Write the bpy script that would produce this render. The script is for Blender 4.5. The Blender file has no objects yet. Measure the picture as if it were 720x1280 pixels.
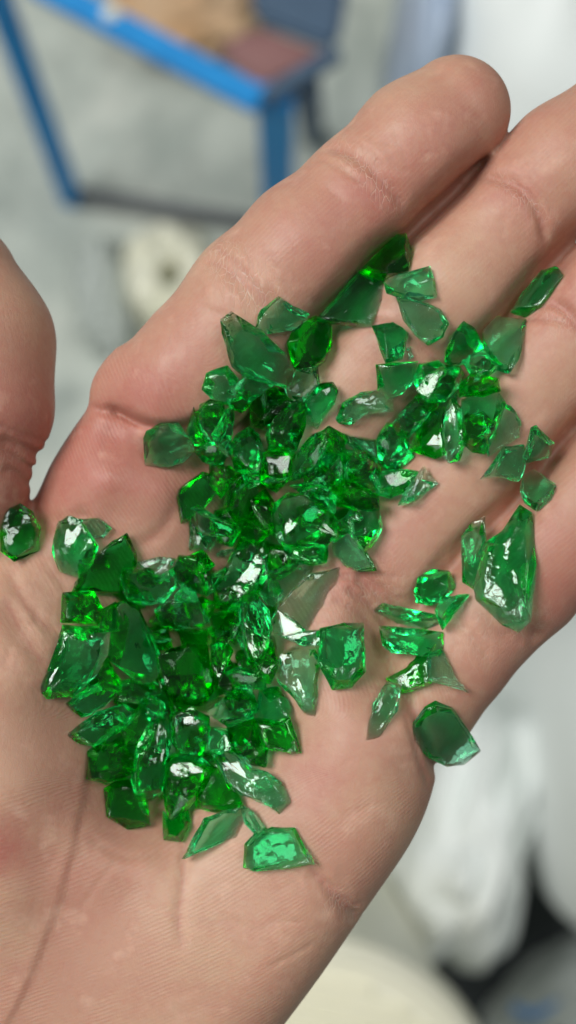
import bpy, bmesh, math, random
import numpy as np
from mathutils import Vector, noise, Matrix

# ------------------------------------------------------------------ camera, world, lamps, exposure
sc = bpy.context.scene
COL = sc.collection
MM = 0.001
HZ = 0.75                 # the palm is held 0.75 m above the floor
CD = 220.0                # camera to palm, mm
PX = 0.1164               # mm per photograph pixel at palm level

cam_d = bpy.data.cameras.new('camera')
cam = bpy.data.objects.new('camera', cam_d); COL.objects.link(cam)
cam.location = (0, 0, HZ + CD * MM)
cam_d.sensor_fit = 'VERTICAL'; cam_d.sensor_height = 36.0; cam_d.sensor_width = 24.0
cam_d.lens = 36.0 * CD / (1280 * PX)
cam_d.clip_start = 0.01; cam_d.clip_end = 60
cam_d.dof.use_dof = True
cam_d.dof.focus_distance = (CD - 1.0) * MM
cam_d.dof.aperture_fstop = 11.0
sc.camera = cam

wd = bpy.data.worlds.new('World'); sc.world = wd; wd.use_nodes = True
bg = wd.node_tree.nodes['Background']
bg.inputs[0].default_value = (0.90, 1.0, 0.95, 1); bg.inputs[1].default_value = 0.12

def area(name, loc, target, sx, sy, power, col):
    d = bpy.data.lights.new(name, 'AREA'); d.shape = 'RECTANGLE'; d.size = sx; d.size_y = sy
    d.energy = power; d.color = col
    o = bpy.data.objects.new(name, d); COL.objects.link(o)
    o.location = loc
    v = Vector(target) - Vector(loc)
    o.rotation_euler = v.to_track_quat('-Z', 'Y').to_euler()
    return o
area('window_light', (-0.80, 0.45, 2.05), (0, 0, HZ), 0.55, 0.80, 26, (1.0, 1.0, 0.98))
area('ceiling_light', (0.75, 0.55, 2.5), (0, 0, HZ), 0.30, 1.0, 10, (0.97, 1.0, 0.97))
area('fill_light', (-1.5, -0.6, 1.8), (0, 0, HZ), 0.6, 0.8, 4, (0.95, 0.98, 1.0))  # added fill lamp from the lower left, no known doorway behind it

sc.view_settings.view_transform = 'Standard'; sc.view_settings.look = 'None'
sc.view_settings.exposure = 0.0; sc.view_settings.gamma = 1.0
sc.view_settings.use_curve_mapping = False
sc.render.engine = 'CYCLES'
cy = sc.cycles
cy.max_bounces = 22; cy.transmission_bounces = 20; cy.glossy_bounces = 6; cy.diffuse_bounces = 4
cy.volume_bounces = 0; cy.transparent_max_bounces = 8
cy.caustics_refractive = True; cy.caustics_reflective = False; cy.blur_glossy = 0.6
cy.sample_clamp_indirect = 6.0
cy.use_denoising = True
try: cy.denoiser = 'OPENIMAGEDENOISE'
except Exception: pass
cy.use_adaptive_sampling = True; cy.adaptive_threshold = 0.012

# ------------------------------------------------------------------ helpers
def P(px, py, z=0.0):
    """photograph pixel at height z (mm over the palm plane) -> mm"""
    s = PX * (CD - z) / CD
    return ((px - 360) * s, -(py - 640) * s, z)
def W(px, py, z):
    """photograph pixel at world height z (m) -> metres"""
    s = PX * (CD * MM + HZ - z) / CD
    return Vector(((px - 360) * s, -(py - 640) * s, z))

def tag(o, label=None, cat=None, group=None, kind=None):
    if label: o['label'] = label
    if cat: o['category'] = cat
    if group: o['group'] = group
    if kind: o['kind'] = kind
    return o
def link(name, me, mat, parent=None):
    o = bpy.data.objects.new(name, me); COL.objects.link(o)
    if mat: me.materials.append(mat)
    if parent: o.parent = parent
    return o
def empty(name, loc):
    o = bpy.data.objects.new(name, None); COL.objects.link(o); o.location = loc; o.empty_display_size = 0.02
    return o
def bm_obj(name, bm, mat, parent=None, smooth=None):
    bmesh.ops.recalc_face_normals(bm, faces=bm.faces)
    me = bpy.data.meshes.new(name); bm.to_mesh(me); bm.free()
    if smooth is not None:
        me.shade_smooth()
        if smooth < 3: me.set_sharp_from_angle(angle=smooth)
    return link(name, me, mat, parent)

class NT:
    def __init__(s, name):
        s.m = bpy.data.materials.new(name); s.m.use_nodes = True
        s.t = s.m.node_tree; s.t.nodes.clear(); s.out = s.n('ShaderNodeOutputMaterial')
    def n(s, ty, **kw):
        nd = s.t.nodes.new(ty)
        for k, v in kw.items():
            if k.startswith('i_'):
                k = k[2:]; nd.inputs[int(k) if k.isdigit() else k.replace('_', ' ')].default_value = v
            else: setattr(nd, k, v)
        return nd
    def l(s, a, b): s.t.links.new(a, b)
    def ramp(s, src, stops):
        r = s.n('ShaderNodeValToRGB'); e = r.color_ramp.elements
        while len(e) < len(stops): e.new(0.5)
        for q, (p, c) in zip(e, stops): q.position = p; q.color = c if len(c) == 4 else (*c, 1)
        s.l(src, r.inputs[0]); return r.outputs[0]
    def math(s, op, a, b=None, c=None):
        m = s.n('ShaderNodeMath', operation=op)
        for i, v in enumerate((a, b, c)):
            if v is None: continue
            if isinstance(v, (int, float)): m.inputs[i].default_value = v
            else: s.l(v, m.inputs[i])
        return m.outputs[0]
    def mix(s, fac, a, b, blend='MIX'):
        m = s.n('ShaderNodeMix', data_type='RGBA', blend_type=blend)
        for sk, v in ((0, fac), (6, a), (7, b)):
            if isinstance(v, (int, float)): m.inputs[sk].default_value = v
            elif isinstance(v, tuple): m.inputs[sk].default_value = (*v, 1)
            else: s.l(v, m.inputs[sk])
        return m.outputs[2]
    def noise(s, vec, scale, detail=3, rough=0.5, dist=0):
        n = s.n('ShaderNodeTexNoise'); n.inputs['Scale'].default_value = scale
        n.inputs['Detail'].default_value = detail; n.inputs['Roughness'].default_value = rough
        n.inputs['Distortion'].default_value = dist
        if vec is not None: s.l(vec, n.inputs['Vector'])
        return n.outputs['Fac']
    def bump(s, h, strength, dist, normal=None):
        b = s.n('ShaderNodeBump'); b.inputs['Strength'].default_value = strength; b.inputs['Distance'].default_value = dist
        s.l(h, b.inputs['Height'])
        if normal is not None: s.l(normal, b.inputs['Normal'])
        return b.outputs[0]

# ------------------------------------------------------------------ materials
def skin_mat():
    s = NT('skin'); tc = s.n('ShaderNodeTexCoord').outputs['Object']
    big = s.noise(tc, 38, 3, 0.5); mid = s.noise(tc, 190, 4, 0.6); fine = s.noise(tc, 1500, 3, 0.6)
    fl = s.n('ShaderNodeAttribute', attribute_name='flush').outputs['Fac']
    ph = s.n('ShaderNodeAttribute', attribute_name='ridge').outputs['Fac']
    ra = s.n('ShaderNodeAttribute', attribute_name='ridge_amp').outputs['Fac']
    dry = s.n('ShaderNodeAttribute', attribute_name='dry').outputs['Fac']
    c = s.mix(s.ramp(big, [(0.35, (0, 0, 0)), (0.68, (1, 1, 1))]), (0.515, 0.312, 0.212), (0.450, 0.226, 0.162))
    f2 = s.math('ADD', fl, s.math('MULTIPLY', s.math('SUBTRACT', s.math('ADD', s.math('MULTIPLY', s.noise(tc, 95, 5, 0.75), 0.65), s.math('MULTIPLY', s.noise(tc, 420, 4, 0.7), 0.35)), 0.46), 2.0))
    f2 = s.math('MAXIMUM', s.math('MINIMUM', f2, 1.0), 0.0)
    c = s.mix(f2, c, (0.405, 0.138, 0.106))
    cr = s.n('ShaderNodeAttribute', attribute_name='crease').outputs['Fac']
    c = s.mix(s.math('MULTIPLY', cr, 0.75), c, (0.43, 0.175, 0.130))
    sp = s.ramp(mid, [(0.56, (0, 0, 0)), (0.72, (1, 1, 1))])
    c = s.mix(s.math('MULTIPLY', sp, 0.35), c, (0.72, 0.50, 0.37))
    # fine ridges: sine of a phase stored on the mesh
    wob = s.math('MULTIPLY', s.math('ADD', s.noise(tc, 300, 3), s.math('MULTIPLY', s.noise(tc, 55, 2), 3.0)), 5.0)
    rid = s.math('SINE', s.math('ADD', s.math('MULTIPLY', ph, 1.0), wob))
    brk = s.ramp(s.noise(tc, 160, 2), [(0.40, (0.05, 0.05, 0.05)), (0.62, (1, 1, 1))])
    rid = s.math('MULTIPLY', s.math('MULTIPLY', rid, ra), brk)
    c = s.mix(s.math('MULTIPLY', s.math('ADD', rid, 0.2), 0.055), c, (0.80, 0.62, 0.50))
    # dry whitish scratches near the joints
    vo = s.n('ShaderNodeTexVoronoi', feature='DISTANCE_TO_EDGE'); vo.inputs['Scale'].default_value = 1300
    mp = s.n('ShaderNodeMapping'); s.l(tc, mp.inputs[0]); mp.inputs['Rotation'].default_value = (0, 0, 0.7); mp.inputs['Scale'].default_value = (1, 0.3, 1)
    s.l(mp.outputs[0], vo.inputs['Vector'])
    cell = s.ramp(vo.outputs['Distance'], [(0.0, (1, 1, 1)), (0.07, (0, 0, 0))])
    dl = s.math('MULTIPLY', s.math('MULTIPLY', cell, dry), 0.30)
    c = s.mix(dl, c, (0.80, 0.68, 0.58))
    h = s.math('ADD', s.math('MULTIPLY', rid, 0.11), s.math('MULTIPLY', fine, 0.5))
    h = s.math('ADD', h, s.math('MULTIPLY', s.noise(tc, 520, 3), 0.8))
    h = s.math('SUBTRACT', h, s.math('MULTIPLY', cell, s.math('ADD', s.math('MULTIPLY', dry, 0.6), 0.10)))
    nrm = s.bump(h, 0.55, 0.00016)
    b = s.n('ShaderNodeBsdfPrincipled')
    s.l(c, b.inputs['Base Color']); s.l(nrm, b.inputs['Normal'])
    s.l(s.ramp(mid, [(0.3, (0.44,) * 3), (0.7, (0.60,) * 3)]), b.inputs['Roughness'])
    b.inputs['Specular IOR Level'].default_value = 0.42
    b.inputs['Subsurface Weight'].default_value = 0.55
    b.inputs['Subsurface Radius'].default_value = (1.0, 0.36, 0.2)
    b.inputs['Subsurface Scale'].default_value = 0.0017
    s.l(b.outputs[0], s.out.inputs[0]); return s.m

def glass_mat(name, dens, stri, rough=0.0):
    s = NT(name); tc = s.n('ShaderNodeTexCoord').outputs['Object']
    oi = s.n('ShaderNodeObjectInfo').outputs['Random']
    # each shard carries its own conchoidal rib direction
    mp = s.n('ShaderNodeMapping'); s.l(tc, mp.inputs[0])
    cx = s.n('ShaderNodeCombineXYZ')
    s.l(s.math('MULTIPLY', oi, 1.1), cx.inputs[0]); s.l(s.math('MULTIPLY', oi, 0.8), cx.inputs[1]); s.l(s.math('MULTIPLY', oi, 6.28), cx.inputs[2])
    s.l(cx.outputs[0], mp.inputs['Rotation'])
    off = s.n('ShaderNodeVectorMath', operation='SCALE'); off.inputs[0].default_value = (0.3, 0.7, 0.5); s.l(oi, off.inputs['Scale'])
    s.l(off.outputs[0], mp.inputs['Location'])
    st = s.n('ShaderNodeMapping'); s.l(mp.outputs[0], st.inputs[0]); st.inputs['Scale'].default_value = (1.0, 0.07, 1.0)
    rib = s.noise(st.outputs[0], 1500, 3, 0.6, 0.12)
    soft = s.noise(mp.outputs[0], 260, 2, 0.5)
    chip = s.n('ShaderNodeTexVoronoi'); chip.inputs['Scale'].default_value = 750; s.l(mp.outputs[0], chip.inputs['Vector'])
    mask = s.ramp(s.noise(mp.outputs[0], 330, 2), [(0.48, (0, 0, 0)), (0.62, (1, 1, 1))])
    h = s.math('ADD', s.math('MULTIPLY', s.math('MULTIPLY', rib, mask), s.math('ADD', s.math('MULTIPLY', s.n('ShaderNodeAttribute', attribute_name='ribbed').outputs['Fac'], 0.50 * stri), 0.05)), s.math('MULTIPLY', soft, 0.12))
    h = s.math('ADD', h, s.math('MULTIPLY', s.math('MULTIPLY', chip.outputs['Distance'], mask), stri * 0.18))
    rim = s.n('ShaderNodeAttribute', attribute_name='rim').outputs['Fac']
    grit = s.noise(tc, 4200, 4, 0.7)
    rimv = s.math('MULTIPLY', rim, s.ramp(s.noise(tc, 900, 2), [(0.40, (0, 0, 0)), (0.60, (1, 1, 1))]))
    h = s.math('ADD', h, s.math('MULTIPLY', s.math('MULTIPLY', grit, rimv), 0.55))
    sv = s.n('ShaderNodeTexVoronoi'); sv.inputs['Scale'].default_value = 1700; s.l(tc, sv.inputs['Vector'])
    spk = s.ramp(sv.outputs['Distance'], [(0.10, (1, 1, 1)), (0.20, (0, 0, 0))])
    spk = s.math('MULTIPLY', spk, s.ramp(s.noise(tc, 500, 2), [(0.52, (0, 0, 0)), (0.60, (1, 1, 1))]))
    h = s.math('ADD', h, s.math('MULTIPLY', spk, 0.12))
    nrm = s.bump(h, 0.7, 0.00020)
    g = s.n('ShaderNodeBsdfGlass'); g.inputs['IOR'].default_value = 1.52; g.inputs['Roughness'].default_value = rough
    g.inputs['Color'].default_value = (0.97, 1.0, 0.97, 1)
    s.l(nrm, g.inputs['Normal'])
    s.l(s.math('ADD', s.math('MULTIPLY', rimv, 0.16), rough), g.inputs['Roughness'])
    s.l(g.outputs[0], s.out.inputs['Surface'])
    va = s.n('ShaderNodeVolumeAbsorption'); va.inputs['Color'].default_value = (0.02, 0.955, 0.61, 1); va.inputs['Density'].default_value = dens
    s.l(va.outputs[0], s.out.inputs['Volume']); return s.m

def plain_mat(name, c1, c2, scale=8, rough=0.5, bump=0.0, bscale=40, bdist=0.002, spec=0.5, metal=0.0, trans=0.0, lo=0.35, hi=0.65):
    s = NT(name); tc = s.n('ShaderNodeTexCoord').outputs['Object']
    c = s.mix(s.ramp(s.noise(tc, scale, 5, 0.6), [(lo, (0, 0, 0)), (hi, (1, 1, 1))]), c1, c2)
    b = s.n('ShaderNodeBsdfPrincipled'); s.l(c, b.inputs['Base Color'])
    b.inputs['Roughness'].default_value = rough; b.inputs['Specular IOR Level'].default_value = spec
    b.inputs['Metallic'].default_value = metal
    if bump: s.l(s.bump(s.noise(tc, bscale, 5, 0.6), bump, bdist), b.inputs['Normal'])
    s.l(b.outputs[0], s.out.inputs[0]); return s.m

M_SKIN = skin_mat()
GL = {'g': glass_mat('green_glass', 640, 1.0), 'd': glass_mat('deep_green_glass', 1900, 0.9), 'k': glass_mat('heap_shade_glass', 3600, 0.9), 'y': glass_mat('pale_green_glass', 420, 1.1)}  # k is over-dense glass that stands in for shade inside the heap
M_BLUE = plain_mat('blue_enamel_paint', (0.010, 0.25, 0.64), (0.016, 0.31, 0.74), 30, 0.5, 0.1, 60, spec=0.2)
M_NAVY = plain_mat('navy_vinyl', (0.03, 0.07, 0.13), (0.05, 0.11, 0.19), 14, 0.5, 0.3, 90)
M_MAROON = plain_mat('maroon_vinyl', (0.16, 0.05, 0.05), (0.30, 0.13, 0.12), 16, 0.45, 0.3, 90)
M_DARK = plain_mat('shadow_dark', (0.05, 0.06, 0.07), (0.10, 0.11, 0.12), 30, 0.5)  # tone of the bar that stands in for a shadow
M_WHITE = plain_mat('woven_white_sack', (0.84, 0.88, 0.86), (0.90, 0.92, 0.90), 9, 0.55, 0.15, 60, 0.003)
M_CREAM = plain_mat('cream_plastic', (0.80, 0.77, 0.61), (0.85, 0.82, 0.68), 12, 0.4)
M_ROLL = plain_mat('cream_paper', (0.84, 0.82, 0.62), (0.90, 0.88, 0.74), 20, 0.7)
M_ORANGE = plain_mat('faded_orange_cloth', (0.62, 0.36, 0.18), (0.66, 0.48, 0.32), 18, 0.8, 0.4, 70, 0.004)
M_FILM = plain_mat('grey_film', (0.42, 0.46, 0.42), (0.5, 0.54, 0.5), 14, 0.4, 0.5, 30, 0.004)
M_PINK = plain_mat('pink_print', (0.45, 0.26, 0.27), (0.6, 0.40, 0.40), 30, 0.6)
M_BPRINT = plain_mat('blue_print', (0.12, 0.28, 0.55), (0.2, 0.38, 0.62), 30, 0.6)
M_BLACK = plain_mat('gap_shade_black', (0.025, 0.03, 0.032), (0.06, 0.065, 0.07), 10, 0.7, 0.4, 30, 0.004)  # black that stands in for shade between the sacks

def floor_mat():
    s = NT('worn_concrete'); tc = s.n('ShaderNodeTexCoord').outputs['Object']
    a = s.noise(tc, 17, 6, 0.66, 0.5); b_ = s.noise(tc, 60, 5, 0.65)
    c = s.mix(s.ramp(a, [(0.36, (0, 0, 0)), (0.66, (1, 1, 1))]), (0.38, 0.425, 0.385), (0.64, 0.68, 0.61))
    c = s.mix(s.math('MULTIPLY', s.ramp(b_, [(0.52, (0, 0, 0)), (0.75, (1, 1, 1))]), 0.55), c, (0.22, 0.24, 0.22))
    c = s.mix(s.math('MULTIPLY', s.ramp(s.noise(tc, 14, 3), [(0.55, (0, 0, 0)), (0.7, (1, 1, 1))]), 0.5), c, (0.66, 0.67, 0.60))
    b = s.n('ShaderNodeBsdfPrincipled'); s.l(c, b.inputs['Base Color']); b.inputs['Roughness'].default_value = 0.7
    s.l(s.bump(b_, 0.4, 0.004), b.inputs['Normal']); s.l(b.outputs[0], s.out.inputs[0]); return s.m
M_FLOOR = floor_mat()

# ------------------------------------------------------------------ setting: floor and the blurred workshop
bm = bmesh.new(); bmesh.ops.create_grid(bm, x_segments=8, y_segments=8, size=4.0)
tag(bm_obj('floor', bm, M_FLOOR), kind='structure')

def bar_bm(a, b, w, h, bm=None, bev=0.0015):
    bm = bm or bmesh.new(); a = Vector(a); b = Vector(b); d = b - a
    r = bmesh.ops.create_cube(bm, size=1)
    M = Matrix.Translation((a + b) / 2) @ d.to_track_quat('X', 'Z').to_matrix().to_4x4() @ Matrix.Diagonal((d.length, w, h, 1))
    bmesh.ops.transform(bm, matrix=M, verts=r['verts'])
    es = list({e for v in r['verts'] for e in v.link_edges})
    if bev: bmesh.ops.bevel(bm, geom=es, offset=bev, segments=2, affect='EDGES')
    return bm

# low blue metal stool with a vinyl seat
zs = 0.26
st = empty('metal_stool', W(210, 60, 0.0))
tag(st, 'blue painted metal stool frame with navy and maroon panels, standing on the concrete floor', 'stool')
def spart(name, bm, mat):
    bmesh.ops.translate(bm, verts=bm.verts, vec=-st.location); return bm_obj(name, bm, mat, st, 0.6)
spart('top_bar', bar_bm(W(40, -24, zs), W(327, 128, zs), 0.0122, 0.012), M_BLUE)
spart('top_bar', bar_bm(W(330, 124, zs + .001), W(424, 66, zs + .001), 0.007, 0.012), M_NAVY)
spart('leg', bar_bm(W(345, 118, zs - 0.006), W(347, 262, 0.075), 0.0175, 0.012), M_BLUE)
spart('leg', bar_bm(W(382, 102, zs - 0.012), W(392, 170, 0.004), 0.012, 0.012), M_NAVY)
spart('leg', bar_bm(W(-12, -30, zs - 0.006), W(90, 250, 0.004), 0.0118, 0.011), M_BLUE)
spart('shadow_bar', bar_bm(W(92, 243, 0.012), W(330, 280, 0.012), 0.009, 0.008), M_DARK)  # dark bar standing in for a shadow stripe by the stool
def panel(pts, z, th, mat, name):
    bm = bmesh.new(); lo = [bm.verts.new(W(x, y, z)) for x, y in pts]; f = bm.faces.new(lo)
    r = bmesh.ops.extrude_face_region(bm, geom=[f]); vs = [v for v in r['geom'] if isinstance(v, bmesh.types.BMVert)]
    bmesh.ops.translate(bm, verts=vs, vec=(0, 0, th)); bmesh.ops.bevel(bm, geom=bm.edges[:], offset=th * .3, segments=2, affect='EDGES')
    return spart(name, bm, mat)
panel([(270, 66), (322, 38), (412, 72), (330, 118)], zs - 0.02, 0.008, M_MAROON, 'maroon_panel')
panel([(308, -40), (440, -40), (424, 56), (412, 68), (320, 30)], zs - 0.014, 0.01, M_NAVY, 'navy_panel')
spart('bolt', bar_bm(W(128, 20, zs + .006), W(150, 14, zs + .006), 0.006, 0.006), M_CREAM)

# crumpled soft shapes: sacks, bag, cloth, film
def blob(name, c, rad, rot, mat, seed, amp=0.10, fold=0.06, power=2.6, sub=5, flat=None):
    bm = bmesh.new(); bmesh.ops.create_icosphere(bm, subdivisions=sub, radius=1)
    R = Matrix.Rotation(rot, 4, 'Z')
    for v in bm.verts:
        n = v.co.normalized(); k = (abs(n.x) ** power + abs(n.y) ** power + abs(n.z) ** power) ** (-1 / power)
        q = n * 2.0 + Vector((seed, seed * .7, 3))
        f = 1 + amp * noise.noise(q) + fold * (abs(noise.noise(q * Vector((1.5, 1.0, 1.1)))) - 0.2) * 2
        p = n * k * f
        v.co = R @ Vector((p.x * rad[0], p.y * rad[1], p.z * rad[2])) + Vector(c)
        if v.co.z < 0.002: v.co.z = 0.002
    return bm
def soft(name, px, py, z, r, rot, mat, seed, label, cat, group=None, **kw):
    base = W(px, py, z); loc = Vector((base.x, base.y, 0))
    bm = blob(name, (0, 0, z), r, rot, mat, seed, **kw)
    o = bm_obj(name, bm, mat, None, 3.2); o.location = loc
    return tag(o, label, cat, group)
soft('white_sack', 705, 40, 0.16, (0.078, 0.105, 0.158), 0.1, M_WHITE, 3.1, 'white woven sack behind the tips of the index and middle fingers', 'sack', 'white sacks around the hand', power=5, amp=.05, fold=.03)
soft('white_sack', 745, 945, 0.17, (0.043, 0.082, 0.168), 0.02, M_WHITE, 5.3, 'upright rounded white sack at the right edge beside the palm', 'sack', 'white sacks around the hand', fold=0.01, amp=0.03)
bagA = soft('plastic_bag', 572, 1010, 0.13, (0.034, 0.074, 0.128), -0.32, M_WHITE, 7.7, 'crumpled white plastic bag with pinkish marks, below the little finger', 'bag', None, amp=0.18, fold=0.08, power=2.8, sub=6)
soft('white_sack', 745, 1290, 0.12, (0.062, 0.045, 0.118), 0.6, M_WHITE, 9.2, 'white sack with a blue print in the bottom right corner', 'sack', 'white sacks around the hand', fold=0.06)
soft('gap_shade_blob', 640, 1130, 0.05, (0.110, 0.050, 0.048), 0.6, M_BLACK, 2.2, 'black blob added for the dark gap on the floor between the white sacks', 'bundle')  # black shape put in for the dark gap between the sacks
soft('orange_cloth', 235, 12, 0.03, (0.040, 0.030, 0.028), 0.2, M_ORANGE, 4.4, 'faded orange cloth lying under the blue stool frame', 'cloth', fold=0.25)
soft('plastic_wrap', 128, 372, 0.014, (0.016, 0.032, 0.012), 0.1, M_FILM, 6.1, 'pale grey plastic wrap beside the cream roll on the floor', 'wrap', fold=0.3)
# light blue strip on the sack edge
bm = blob('x', (0, 0, 0.15), (0.016, 0.06, 0.15), -0.12, None, 1.0, fold=.02)
o = bm_obj('blue_sheet', bm, plain_mat('pale_blue_plastic', (0.40, 0.50, 0.66), (0.48, 0.57, 0.72), 12, 0.4), None, 3.2)
q = W(540, 10, .25); o.location = (q.x, q.y, 0)
tag(o, 'pale blue plastic bundle standing against the left side of the white sack', 'bundle')

# prints as thin patches lying on their sack
def patch(parent, pts, mat, name, z):
    bm = bmesh.new(); vs = [bm.verts.new(W(x, y, z) - parent.location) for x, y in pts]; f = bm.faces.new(vs)
    r = bmesh.ops.extrude_face_region(bm, geom=[f]); bmesh.ops.translate(bm, verts=[v for v in r['geom'] if isinstance(v, bmesh.types.BMVert)], vec=(0, 0, 0.0015))
    return bm_obj(name, bm, mat, parent)
sack4 = [o for o in COL.objects if o.name.startswith('white_sack')][-1]
patch(sack4, [(640, 1252), (665, 1262), (700, 1248), (690, 1262), (668, 1276), (640, 1268)], M_BPRINT, 'blue_print', 0.2365)

# cream roll on the floor
def lathe(prof, seg=48, bm=None):
    bm = bm or bmesh.new(); rings = []
    for r, z in prof:
        rings.append([bm.verts.new((r * math.cos(2 * math.pi * k / seg), r * math.sin(2 * math.pi * k / seg), z)) for k in range(seg)])
    for a, b in zip(rings, rings[1:]):
        for k in range(seg): bm.faces.new((a[k], a[(k + 1) % seg], b[(k + 1) % seg], b[k]))
    return bm, rings
bm, rg = lathe([(0.0065, 0.001), (0.0065, 0.028), (0.0085, 0.030), (0.024, 0.031), (0.030, 0.026), (0.031, 0.003), (0.029, 0.001)])
for k in range(48): bm.faces.new((rg[-1][k], rg[-1][(k + 1) % 48], rg[0][(k + 1) % 48], rg[0][k]))
for v in bm.verts:
    k_ = 1 + 0.22 * noise.noise(v.co * 55 + Vector((4, 1, 0))); v.co.x *= k_; v.co.y *= k_ * 1.12; v.co.z *= 1 + 0.35 * noise.noise(v.co * 70)
o = bm_obj('paper_roll', bm, M_ROLL, None, 0.7); q = W(212, 342, 0.03); o.location = (q.x, q.y, 0); o.rotation_euler = (0.0, 0, 0)
tag(o, 'crumpled cream ring with a dark hole, on the floor left of the index finger', 'roll')

# ribbed cream tub, lid up, bottom of the frame
zb = 0.42; q = W(384, 1426, zb); R0 = 0.0735
bm, rg = lathe([(0.052, 0.003), (0.060, 0.20), (0.066, zb - 0.03), (0.0665, zb - 0.022), (R0, zb - 0.020), (R0, zb - 0.004), (R0 - 0.003, zb), (R0 - 0.006, zb), (R0 - 0.008, zb - 0.003), (R0 - 0.012, zb - 0.004)], 96)
bmesh.ops.contextual_create(bm, geom=rg[0]) ; bmesh.ops.contextual_create(bm, geom=rg[-1])
tub = bm_obj('plastic_tub', bm, M_CREAM, None, 0.6); tub.location = (q.x, q.y, 0)
tag(tub, 'cream plastic tub with a ribbed lid, at the bottom edge beside the wrist', 'tub')
for k in range(-11, 12):
    off = k * 0.0052; hl = math.sqrt(max((R0 - 0.015) ** 2 - off ** 2, 0))
    if hl < 0.006: continue
    a = -0.22; dx, dy = math.cos(a), math.sin(a)
    rb = bar_bm(Vector((-dy * off - dx * hl, dx * off - dy * hl, zb - 0.0030)), Vector((-dy * off + dx * hl, dx * off + dy * hl, zb - 0.0030)), 0.0030, 0.0042, None, 0.0011)
    bm_obj('rib', rb, M_CREAM, tub, 0.6)

# ------------------------------------------------------------------ the hand: one implicit surface, meshed with surface nets
VX = 0.4
X0, X1, Y0, Y1, Z0, Z1 = -84, 66, -112, 84, -44, 16
gx = np.arange(X0, X1, VX, dtype=np.float32); gy = np.arange(Y0, Y1, VX, dtype=np.float32); gz = np.arange(Z0, Z1, VX, dtype=np.float32)
GX, GY = np.meshgrid(gx, gy, indexing='ij')

def mm(px, py, ztop=0.0):
    x, y, _ = P(px, py, ztop); return x, y
def seg2(pts):
    """distance from the grid to a 2-D polyline (mm) and the running parameter 0..1"""
    best = np.full(GX.shape, 1e9, np.float32); par = np.zeros(GX.shape, np.float32)
    L = [math.dist(a, b) for a, b in zip(pts, pts[1:])]; T = sum(L); run = 0
    for (a, b), l in zip(zip(pts, pts[1:]), L):
        dx, dy = b[0] - a[0], b[1] - a[1]
        t = np.clip(((GX - a[0]) * dx + (GY - a[1]) * dy) / (l * l + 1e-9), 0, 1)
        d = np.hypot(GX - a[0] - t * dx, GY - a[1] - t * dy)
        m = d < best; best[m] = d[m]; par[m] = ((run + t * l) / T)[m]; run += l
    return best, par
def poly_sdf(pts):
    """positive inside"""
    d, _ = seg2(pts + [pts[0]]); ins = np.zeros(GX.shape, bool)
    for (xa, ya), (xb, yb) in zip(pts, pts[1:] + [pts[0]]):
        c = ((ya > GY) != (yb > GY)) & (GX < (xb - xa) * (GY - ya) / (yb - ya + 1e-9) + xa); ins ^= c
    return np.where(ins, d, -d)
def smooth_curve(pts, n=6):
    out = []; P_ = [pts[0]] + list(pts) + [pts[-1]]
    for i in range(1, len(P_) - 2):
        p0, p1, p2, p3 = (np.array(P_[i + k - 1], float) for k in range(4))
        for k in range(n):
            t = k / n; out.append(tuple(0.5 * (2 * p1 + (p2 - p0) * t + (2 * p0 - 5 * p1 + 4 * p2 - p3) * t * t + (3 * p1 - p0 - 3 * p2 + p3) * t ** 3)))
    out.append(tuple(map(float, pts[-1]))); return out
def smin(a, b, k):
    h = np.clip(0.5 + 0.5 * (b - a) / k, 0, 1); return b * (1 - h) + a * h - k * h * (1 - h)

F = np.full((len(gx), len(gy), len(gz)), 20.0, np.float32)
def finger(joints, kk=3.0):
    """joints: (px, py, z of the skin surface, radius) -> capsule chain field, smooth between phalanges"""
    J = [(*mm(px, py, zt), zt - r / ZS, r * 1.035) for px, py, zt, r in joints]
    out = None
    for a, b in zip(J, J[1:]):
        ax, ay, az, ar = a; bx, by, bz, br = b; bz *= 1
        ab = np.array([bx - ax, by - ay, (bz - az) * ZS]); ll = float(ab @ ab) + 1e-6
        m = max(ar, br) + 7
        ix = slice(max(0, int((min(ax, bx) - m - X0) / VX)), max(0, int((max(ax, bx) + m - X0) / VX)))
        iy = slice(max(0, int((min(ay, by) - m - Y0) / VX)), max(0, int((max(ay, by) + m - Y0) / VX)))
        x = gx[ix][:, None, None]; y = gy[iy][None, :, None]; z = gz[None, None, :] * ZS
        if x.size == 0 or y.size == 0: continue
        t = np.clip(((x - ax) * ab[0] + (y - ay) * ab[1] + (z - az * ZS) * ab[2]) / ll, 0, 1)
        d = np.sqrt((x - ax - t * ab[0]) ** 2 + (y - ay - t * ab[1]) ** 2 + (z - az * ZS - t * ab[2]) ** 2) - (ar + (br - ar) * t)
        if out is None: out = np.full_like(F, 20.0)
        out[ix, iy, :] = smin(out[ix, iy, :], d, kk)
    return out
ZS = 1.08
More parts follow.
